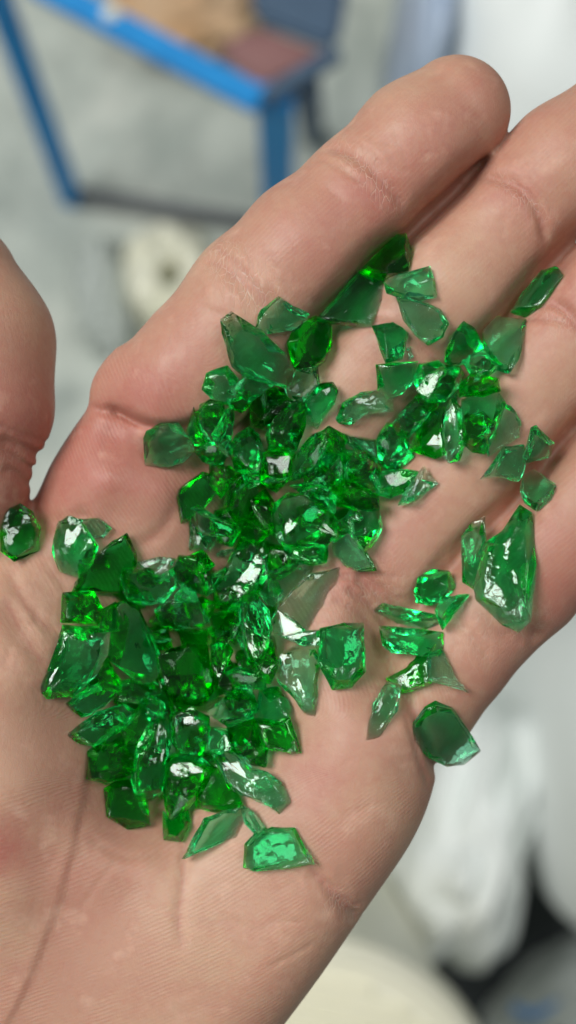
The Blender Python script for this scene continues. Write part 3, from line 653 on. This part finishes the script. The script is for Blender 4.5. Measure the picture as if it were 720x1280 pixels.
(1,2.6,'d','l','claw-shaped shard with a white glint at the lower right of the heap',[(316,899),(344,902),(362,896),(376,940),(362,943),(331,935)]),
(1,2.4,'g','c','green shard just left of the streaky rod, below the veined leaf',[(257,910),(284,912),(290,932),(272,946),(256,940)]),
(1,2.4,'g','c','glinting cluster piece above the long bright-tipped leaf',[(175,880),(187,867),(205,878),(206,893),(187,900)]),
(1,2.6,'g','c','green shard at the foot of the tall prism',[(148,850),(170,848),(194,854),(202,868),(177,880),(150,874)]),
(1,2.3,'g','l','upper leaf-shaped shard with a curled white glint at the left edge of the heap',[(84,879),(104,862),(127,850),(150,862),(129,884),(102,897)]),
(1,2.2,'g','p','green foot of glass below the mirror-bright facet',[(352,797),(379,789),(403,787),(401,806),(380,807)]),
(1,1.0,'y','p','clear ragged flake at the upper left of the large clear plate',[(334,714),(362,706),(392,703),(389,718),(362,740),(347,758),(337,742)]),
(1,2.6,'g','l','curled shard with a dark upper bar right of the big pale leaf',[(402,787),(430,781),(455,781),(455,800),(456,838),(438,856),(416,859),(398,827)]),
(1,2.4,'g','c','upper of the two green bars lying across the finger fold',[(468,764),(481,755),(516,763),(554,770),(549,781),(528,787),(497,779)]),
(1,2.6,'g','l','wing-shaped flat shard joined against the largest shard at the right',[(577,671),(591,655),(606,646),(607,676),(601,713),(592,736),(579,725)]),
(1,1.4,'g','p','thin crescent plate at the bottom left, below the heap',[(230,1072),(243,1046),(256,1022),(280,1014),(302,1007),(320,1040),(312,1048),(288,1048),(258,1061)]),
(1,1.8,'g','l','short green stick above the bottom trapezoid',[(300,1006),(315,1014),(333,1035),(322,1047),(306,1028)]),
(1,2.4,'d','l','small faceted shard in the crease between thumb and palm, far left',[(4,687),(3,660),(9,631),(22,629),(40,640),(48,660),(48,687),(20,701)]),
(1,1.8,'g','p','broad leaf-shaped flat shard at right edge of the palm, dark centre and bright rim',[(513,922),(517,900),(528,882),(542,875),(563,884),(585,914),(603,942),(582,959),(560,960),(537,947)]),
# upper layer ---------------------------------------------------------------
(2,2.6,'y','c','largest pale shard at the upper left, with a rectangular white reflection',[(278,404),(292,394),(302,402),(329,418),(356,440),(367,458),(364,476),(356,482),(329,476),(307,471),(290,458),(287,442),(280,420)]),
(2,2.0,'y','c','bright frosted shard bridging index and middle fingers',[(481,352),(490,345),(512,340),(536,334),(541,350),(545,372),(520,377),(500,369),(484,367)]),
(2,2.4,'g','c','cup-shaped green shard with a sharp flat rim on the middle finger',[(470,457),(495,453),(521,452),(516,478),(504,491),(486,498),(473,488)]),
(2,2.0,'g','l','wedge with a white curved edge pointing left at the upper right rim',[(427,541),(440,545),(471,549),(473,578),(451,569),(432,555)]),
(2,2.4,'g','l','long blade with one bright white streak running up to the right',[(490,529),(506,510),(522,493),(545,485),(553,500),(530,528),(510,546),(498,544)]),
(2,2.6,'g','c','bright green shard above the white-streaked blade',[(520,488),(532,470),(550,458),(578,460),(577,482),(556,502),(533,503)]),
(2,2.0,'g','l','tall lens-shaped shard with white flecks on the ring finger',[(552,542),(557,513),(564,499),(577,511),(581,535),(580,556),(573,576),(562,578),(554,569)]),
(2,3.0,'g','c','rounded many-faceted piece at the left centre of the upper heap',[(287,565),(294,545),(310,533),(323,543),(330,565),(324,598),(312,594),(294,587)]),
(2,3.2,'g','c','big dark green prism sloping down to the left in the upper heap',[(332,543),(342,526),(353,511),(376,497),(384,505),(382,533),(371,564),(337,563)]),
(2,2.6,'g','l','triangular piece with a white tip at its lower left corner, heap centre',[(361,600),(371,567),(389,544),(411,536),(411,556),(396,584),(376,598)]),
(2,2.2,'g','l','bright green concave shard on the left rim, over the house-shaped one',[(239,636),(246,631),(272,647),(297,656),(294,672),(266,671),(248,667)]),
(2,3.2,'g','c','large round disc-like shard with a notched edge in the centre of the upper heap',[(341,645),(344,629),(360,617),(387,619),(409,632),(420,650),(419,670),(404,684),(378,690),(356,682),(340,665)]),
(2,1.5,'g','p','clear dagger-shaped shard at the lower right of the big disc',[(416,676),(433,662),(453,680),(471,713),(449,714),(431,707),(418,693)]),
(2,2.2,'d','p','dark green fin-shaped shard with a small white glint, upper left of the lower heap',[(97,726),(108,708),(123,692),(142,677),(159,667),(169,692),(170,708),(154,720),(150,742),(112,740),(92,739)]),
(2,2.6,'y','c','white-capped bright green lump at the top of the lower heap',[(152,722),(156,712),(170,708),(192,722),(208,715),(218,706),(220,735),(202,753),(180,757),(160,750)]),
(2,2.4,'y','c','clear lens-shaped shard with a curved lower edge in the lower heap',[(194,762),(204,752),(220,747),(247,747),(262,778),(253,784),(220,787),(200,783)]),
(2,2.8,'g','l','streaked crystal with long white reflections at the top of the lower heap',[(266,735),(280,712),(290,692),(310,673),(335,672),(343,684),(336,710),(318,740),(298,762),(284,764),(273,755)]),
(2,3.0,'g','l','large bright green textured shard right of centre in the lower heap',[(302,746),(318,740),(336,764),(340,786),(334,812),(322,835),(307,822),(303,791),(299,769)]),
(2,3.2,'d','c','deep squarish block in the middle of the lower heap, dark inside with glowing edges',[(199,820),(212,812),(234,806),(258,807),(262,830),(272,876),(256,889),(218,885),(207,864)]),
(2,2.6,'g','c','angular shard with two white glints below the deep block on its right',[(258,892),(275,876),(292,864),(314,859),(322,882),(314,899),(287,908),(274,903)]),
(2,2.4,'g','l','broad translucent leaf with veins below the deep block',[(214,892),(240,884),(262,895),(264,925),(252,946),(224,948),(213,922)]),
(2,3.0,'g','l','long curved leaf with a glowing yellow-green lower tip',[(165,973),(168,950),(173,931),(183,910),(196,893),(214,887),(217,918),(207,953),(203,991),(187,1003),(169,997)]),
(2,2.4,'d','l','cup-shaped shard with three upright white streaks at the bottom of the heap',[(203,955),(213,944),(244,944),(269,957),(253,987),(238,1007),(214,1029),(206,1004)]),
(2,2.4,'y','l','pale streaky rod lying across the lower right foot of the heap',[(265,947),(275,942),(292,942),(315,960),(335,964),(350,975),(365,1002),(348,1015),(330,1005),(302,993),(282,977)]),
(2,2.0,'g','p','trapezoid shard with a broad white reflection, lowest piece on the palm',[(305,1085),(306,1057),(320,1042),(340,1035),(367,1036),(392,1076),(360,1084),(315,1089)]),
(2,1.6,'y','l','big pale leaf with fine lengthwise grooves pointing down on the right',[(338,835),(350,820),(366,808),(395,808),(402,822),(396,850),(396,898),(380,890),(362,866),(345,851)]),
(2,1.0,'y','p','large clear plate sticking out over the palm right of the heap',[(347,760),(360,744),(376,729),(389,718),(423,711),(423,743),(411,745),(403,787),(380,787)]),
(3,1.0,'y','p','mirror-bright white facet on the right side of the heap',[(336,778),(347,760),(364,773),(381,786),(378,793),(356,797),(342,792)]),
(2,2.8,'g','l','large left plate with a ragged bright green lower rim',[(79,782),(100,783),(122,784),(136,791),(133,820),(120,842),(107,857),(93,869),(62,871),(50,860),(64,833),(74,804)]),
(2,3.0,'g','c','tall prism with frosted edges in the left half of the lower heap',[(147,755),(158,752),(171,756),(182,798),(199,818),(194,848),(178,858),(149,830),(134,818),(142,789)]),
(2,2.6,'g','l','second leaf-shaped shard pointing left at the lower left edge of the heap',[(84,918),(100,905),(120,891),(153,882),(172,893),(157,909),(120,931),(102,928)]),
(2,2.8,'g','c','round ball-like nugget in the gap above the two bars',[(517,738),(523,721),(540,712),(561,714),(570,735),(554,750),(537,757),(521,753)]),
(2,2.6,'g','c','lower of the two green bars lying across the finger fold',[(476,784),(500,785),(551,789),(552,804),(547,818),(490,816),(480,809)]),
(2,2.0,'y','l','small almond-shaped shard left of the broad dark leaf',[(457,925),(461,900),(466,880),(485,854),(503,860),(497,888),(474,919)]),
(2,3.2,'g','l','largest shard of the right group, with big white reflections, on the little finger',[(607,680),(630,664),(650,633),(665,643),(667,680),(667,706),(661,772),(646,786),(624,777),(597,750),(594,735),(603,700)]),
# small crumbs ----------------------------------------------------------------
(0,0.7,'y','c','tiny glass splinter below the clear shard on the middle finger',[(508,436),(513,434),(516,446),(511,449)]),
(0,0.8,'g','c','tiny green crumb beside the faint clear plate on the ring finger',[(643,521),(650,524),(652,532),(646,531)]),
(3,1.2,'y','c','small bright crumb resting at the left edge of the big disc',[(344,667),(352,664),(355,676),(349,680)]),
(3,1.2,'y','c','small bright crumb on the deep block of the lower heap',[(252,838),(260,835),(266,852),(258,854)]),
(3,1.2,'y','c','small bright crumb on top of the heap between ball-ended lump and dagger',[(435,643),(446,640),(452,650),(438,652)]),
(3,1.2,'y','c','small bright crumb above the kite-shaped piece in the lower heap',[(288,792),(296,778),(300,781),(294,797)]),
]
# chips added under the heap, extra-dark glass standing in for its shade; only slivers of them show, nothing tells them apart
rf = random.Random(77)
for cx, cy in [(110,765),(140,810),(165,745),(190,800),(215,850),(165,880),(135,905),(185,940),(150,950),(225,905),(245,860),(280,840),(300,880),(310,920),(250,930),(270,960),(205,985),(240,985),(300,790),(330,770),(315,730),(285,750),(250,760),(210,770),
               (120,700),(250,720),(280,600),(300,560),(270,560),(330,600),(350,570),(345,530),(400,560),(430,590),(450,620),(430,650),(400,610),(385,650),(320,640),(290,660),(310,690),(370,700),(300,500),(350,500),(270,520),(540,500),(565,470),(600,480),(530,530),(595,540),(320,830),(120,850),(180,720),(455,585),(350,660)]:
    k = rf.randint(5, 6); a0 = rf.random() * 6.28; r0 = rf.uniform(17, 25)
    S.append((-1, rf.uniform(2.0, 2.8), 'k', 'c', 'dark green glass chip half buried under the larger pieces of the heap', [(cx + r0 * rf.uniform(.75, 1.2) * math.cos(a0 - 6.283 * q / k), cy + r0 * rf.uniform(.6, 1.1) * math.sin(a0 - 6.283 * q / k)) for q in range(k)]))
# slim splinters lying in the gaps of the heap
for cx, cy in [(128,778),(176,742),(205,800),(232,868),(150,900),(196,940),(244,958),(288,872),(300,800),(262,738),(230,735),(282,690),(252,640),(300,610),(276,560),(312,545),(345,600),(372,540),(398,600),(425,585),(440,660),(395,700),(330,720),(350,745),(312,862),(276,930),(228,990),(180,1010),(110,790),(540,480),(566,505),(598,470),(512,545),(470,602),(330,500),(300,480)]:
    a0 = rf.uniform(0, 3.14); L_ = rf.uniform(9, 17); w_ = rf.uniform(3.0, 5.5); ca, sa = math.cos(a0), math.sin(a0)
    S.append((1.5, rf.uniform(1.0, 1.8), rf.choice('gyg'), 'c', 'slim green glass splinter lying between larger pieces of the heap', [(cx + u * L_ * ca - v * w_ * sa, cy + u * L_ * sa + v * w_ * ca) for u, v in ((-1, .1), (-.3, -1), (.6, -.7), (1, .2), (.2, .9))]))
# name each chip and splinter by the described piece it lies against
STOP = set('the a an of in at with and on between its to by under above below right left just behind over as for from out up touching lying sitting standing against'.split())
REFS = [(sum(q[0] for q in s[5]) / len(s[5]), sum(q[1] for q in s[5]) / len(s[5]), s[4]) for s in S if s[0] in (1, 2)]
used = set()
def neighbour(s, room):
    cx = sum(q[0] for q in s[5]) / len(s[5]); cy_ = sum(q[1] for q in s[5]) / len(s[5])
    for x, y, lab in sorted(REFS, key=lambda q: math.hypot(q[0] - cx, q[1] - cy_)):
        w = lab.split(',')[0].replace('-', ' ').split()[:room]
        while w[-1] in STOP: w.pop()
        if (lab, s[0]) not in used: used.add((lab, s[0])); return ' '.join(w)
S = [s[:4] + ((('dark chip half buried by the ' if s[0] < 0 else 'slim splinter lying against the ') + neighbour(s, 10)),) + s[5:] if s[0] in (-1, 1.5) else s for s in S]
S.sort(key=lambda s: s[0])

def shoelace(p): return 0.5 * sum(a[0] * b[1] - b[0] * a[1] for a, b in zip(p, p[1:] + p[:1]))
def hull2(p):
    p = sorted(p); 
    def half(q):
        o = []
        for c in q:
            while len(o) > 1 and (o[-1][0] - o[-2][0]) * (c[1] - o[-2][1]) - (o[-1][1] - o[-2][1]) * (c[0] - o[-2][0]) <= 0: o.pop()
            o.append(c)
        return o
    return half(p)[:-1] + half(p[::-1])[:-1]

def build_shard(poly, th, form, R, slope):
    """poly: local mm outline (CCW); returns a bmesh in mm"""
    n = len(poly); bm = bmesh.new(); cx = sum(p[0] for p in poly) / n; cyy = sum(p[1] for p in poly) / n
    size = math.sqrt(abs(shoelace(poly)))
    conv = abs(shoelace(poly)) / (abs(shoelace(hull2(list(poly)))) + 1e-9)
    # tilt of the top and bottom faces
    k = {'c': 0.30, 'p': 0.05, 'l': 0.16}[form]
    a, b = R.gauss(0, k), R.gauss(0, k); a2, b2 = R.gauss(0, k), R.gauss(0, k)
    rid = R.uniform(0, math.pi); bow = {'c': 0.0, 'p': 0.03, 'l': 0.16}[form]
    inset = {'c': (0.32, 0.84), 'p': (0.84, 0.93), 'l': (0.62, 0.86)}[form]
    ox, oy = R.gauss(0, size * .10), R.gauss(0, size * .10)
    if form != 'c': ox *= .1; oy *= .1
    def ring(s0, s1, sub, sign):
        out = []
        st = R.randrange(n)
        idx = list(range(n)) if form != 'c' or conv < 0.9 else sorted({(st + int(i * n / sub)) % n for i in range(sub)})
        for i in idx:
            s = R.uniform(s0, s1); x = cx + (poly[i][0] - cx) * s + ox * (1 - s) * 2; y = cyy + (poly[i][1] - cyy) * s + oy * (1 - s) * 2
            aa, bb = (a, b) if sign > 0 else (a2, b2)
            zz = sign * th / 2 + max(-th * .45, min(th * .45, aa * (x - cx) + bb * (y - cyy)))
            u = (x - cx) * math.cos(rid) + (y - cyy) * math.sin(rid)
            zz += (bow * size * (0.35 - (u / size) ** 2 * 1.6)) * (1 if form != 'c' else 0)
            out.append((x, y, zz))
        return out
    midz = []
    for i, p in enumerate(poly):
        u = (p[0] - cx) * math.cos(rid) + (p[1] - cyy) * math.sin(rid)
        z = R.uniform(-.28, .28) * th + bow * size * (0.35 - (u / size) ** 2 * 1.6) * (form != 'c'); midz.append((p[0], p[1], z))
    topr = ring(*inset, R.choice((4, 5, 6)), 1); botr = ring(inset[0] * .4, inset[1] * .8, R.choice((3, 4)), -1) if form == 'c' else ring(inset[0] * .7, inset[1] * .92, n, -1)
    if form == 'l' and len(botr) != n: botr = ring(*inset, n, -1)
    if form == 'c' and conv >= 0.9:
        ex = []
        for q_ in range(R.choice((2, 3, 4)) if size > 4 else 1):
            m_ = poly[R.randrange(n)]; s_ = R.uniform(.55, .9); ex.append((cx + (m_[0] - cx) * s_, cyy + (m_[1] - cyy) * s_, th * R.uniform(.25, .52)))
        for p in midz + topr + botr + ex: bm.verts.new(p)
        r = bmesh.ops.convex_hull(bm, input=bm.verts)
        dl = [g for g in r['geom_interior'] + r['geom_unused'] if isinstance(g, bmesh.types.BMVert)]
        if dl: bmesh.ops.delete(bm, geom=list(set(dl)), context='VERTS')
    else:
        if len(topr) < n: topr = ring(*inset, n, 1)
        Mv = [bm.verts.new(p) for p in midz]; T = [bm.verts.new(p) for p in topr]; B = [bm.verts.new(p) for p in botr]
        if len(T) == n and len(B) == n:
            for i in range(n):
                j = (i + 1) % n
                bm.faces.new((Mv[i], Mv[j], T[j], T[i])); bm.faces.new((Mv[j], Mv[i], B[i], B[j]))
        ct = bm.verts.new((cx + ox, cyy + oy, sum(p[2] for p in topr) / n + bow * size * .12)); cb = bm.verts.new((cx, cyy, sum(p[2] for p in botr) / n + bow * size * .08))
        for i in range(n):
            j = (i + 1) % n; bm.faces.new((T[i], T[j], ct)); bm.faces.new((B[j], B[i], cb))
    bmesh.ops.dissolve_limit(bm, angle_limit=math.radians(4), verts=bm.verts[:], edges=bm.edges[:])
    if th > 0.9:
        bmesh.ops.recalc_face_normals(bm, faces=bm.faces)
        be = [e for e in bm.edges if len(e.link_faces) == 2 and e.calc_face_angle(0) > 0.42]
        bmesh.ops.bevel(bm, geom=be, offset=min(0.10, size * .03), segments=1, affect='EDGES', clamp_overlap=True)
    bmesh.ops.triangulate(bm, faces=bm.faces[:])
    # finer faces, then a shallow uneven fracture relief and chipped rims
    bmesh.ops.subdivide_edges(bm, edges=bm.edges[:], cuts=2, use_grid_fill=True)
    bmesh.ops.triangulate(bm, faces=bm.faces[:])
    sd = Vector((R.uniform(0, 90), R.uniform(0, 90), R.uniform(0, 90))); bm.normal_update()
    am = {'c': 0.05, 'p': 0.04, 'l': 0.09}[form] * min(1, th / 2)
    cr, sr = math.cos(rid), math.sin(rid)
    new = []
    for v in bm.verts:
        c = v.co; q = Vector(((c.x * cr + c.y * sr) * (1.0 if form != 'l' else 1.5), (-c.x * sr + c.y * cr) * (0.8 if form != 'l' else 0.25), c.z * .8))
        d = noise.noise(q * 0.55 + sd) * am * 1.5 + noise.noise(q * 1.6 + sd) * am * 0.6
        new.append(c + v.normal * d + Vector((noise.noise(c * 1.1 + sd), noise.noise(c * 1.1 - sd), 0)) * 0.12 + Vector((noise.noise(c * 3.1 + sd), noise.noise(c * 3.1 - sd), noise.noise(c * 2.7))) * 0.07)
    for v, c in zip(bm.verts, new): v.co = c
    for v in bm.verts: v.co.z += slope[0] * (v.co.x - cx) + slope[1] * (v.co.y - cyy)
    return bm

def place(spec, i):
    lay, th, gl, form, label, pts = spec
    th *= {'c': 1.25, 'l': 1.1, 'p': 1.0}[form]
    gs = {-1: 1.0, 0: 1.12, 1: 1.06, 1.5: 1.0, 2: 1.05, 3: 1.03}[lay]; mx = sum(p[0] for p in pts) / len(pts); my = sum(p[1] for p in pts) / len(pts)
    pts = [(mx + (x - mx) * gs, my + (y - my) * gs) for x, y in pts]
    R = random.Random(1000 + i * 7 + SEEDS.get(i, 0))
    z = -5.0
    for _ in range(3):
        poly = [P(x, y, z)[:2] for x, y in pts]
        xs = [p[0] for p in poly]; ys = [p[1] for p in poly]
        ix = slice(int((min(xs) - X0) / VX), int((max(xs) - X0) / VX) + 2); iy = slice(int((min(ys) - Y0) / VX), int((max(ys) - Y0) / VX) + 2)
        sx, sy = GX[ix, iy], GY[ix, iy]; ins = np.zeros(sx.shape, bool)
        for (xa, ya), (xb, yb) in zip(poly, poly[1:] + poly[:1]):
            ins ^= ((ya > sy) != (yb > sy)) & (sx < (xb - xa) * (sy - ya) / (yb - ya + 1e-9) + xa)
        if ins.sum() < 4: ins[:] = True
        h = HM[ix, iy][ins]; h = np.maximum(h, -16); x = sx[ins]; y = sy[ins]
        cx, cy_ = x.mean(), y.mean()
        A_ = np.stack([x - cx, y - cy_, np.ones_like(x)], 1); s_, *_ = np.linalg.lstsq(A_, h, rcond=None)
        damp = 0.85 if lay <= 0 else 0.55
        a, b = np.clip(s_[0] * damp, -.5, .5), np.clip(s_[1] * damp, -.5, .5)
        res = h - a * (x - cx) - b * (y - cy_)
        base = np.percentile(res, 96 if lay < 0 else 85 if lay == 0 else 96 if label.startswith('large left plate') else 76)
        z = float(base + th * 0.42)
    if shoelace(poly) < 0: poly = poly[::-1]
    tilt = (a + R.gauss(0, .05), b + R.gauss(0, .05)) if label not in TILT else TILT[label]
    c = (float(cx), float(cy_)); lp = [(p[0] - c[0], p[1] - c[1]) for p in poly]
    bm = build_shard(lp, th, form, R, tilt)
    bmesh.ops.recalc_face_normals(bm, faces=bm.faces)
    if bm.calc_volume() < 0: bmesh.ops.reverse_faces(bm, faces=bm.faces)
    for v in bm.verts: v.co *= MM
    me = bpy.data.meshes.new('glass_shard'); bm.to_mesh(me); bm.free()
    nrm = np.array([f.normal for f in me.polygons]); acc = {}
    for f in me.polygons:
        for v in f.vertices: acc.setdefault(v, []).append(f.index)
    rim = np.zeros(len(me.vertices), np.float32)
    for v, fs in acc.items():
        n_ = nrm[fs]; m_ = (n_ @ n_.T).min(); rim[v] = max(0.0, min(1.0, (0.90 - m_) / 0.25))
    me.attributes.new('rim', 'FLOAT', 'POINT').data.foreach_set('value', rim)
    me.attributes.new('ribbed', 'FLOAT', 'POINT').data.foreach_set('value', np.full(len(me.vertices), 1.0 if form == 'l' else 0.0, np.float32))
    me.shade_smooth(); me.set_sharp_from_angle(angle=math.radians({'c': 13, 'p': 16, 'l': 18}[form]))
    o = link('glass_shard', me, GL[gl]); o.location = (c[0] * MM, c[1] * MM, HZ + z * MM)
    tag(o, label, 'glass shard', 'slim splinters in the heap' if lay == 1.5 else HEAP if lay >= 0 else 'dark chips added for shade at the bottom of the heap')
    reg_ = HM[ix, iy]; top_ = z + a * (sx - cx) + b * (sy - cy_) + th * (0.40 if form != 'c' else 0.32)
    HM[ix, iy] = np.where(ins, np.maximum(reg_, top_), reg_)
SEEDS = {}
TILT = {'thin crescent plate at the bottom left, below the heap': (-0.10, 0.12), 'trapezoid shard with a broad white reflection, lowest piece on the palm': (0.20, -0.10), 'large clear plate sticking out over the palm right of the heap': (-0.12, 0.06), 'mirror-bright white facet on the right side of the heap': (0.253, -0.152), 'deep squarish block in the middle of the lower heap, dark inside with glowing edges': (-0.28, 0.16), 'largest shard of the right group, with big white reflections, on the little finger': (0.06, -0.16), 'large left plate with a ragged bright green lower rim': (-0.10, 0.05),
        'large dark wedge with a flat top lying along the index finger': (-0.25, -0.22)}
for s_ in S:
    if len(s_[4].split()) > 16: print('LONG', s_[4])
for i, s_ in enumerate(S): place(s_, i)
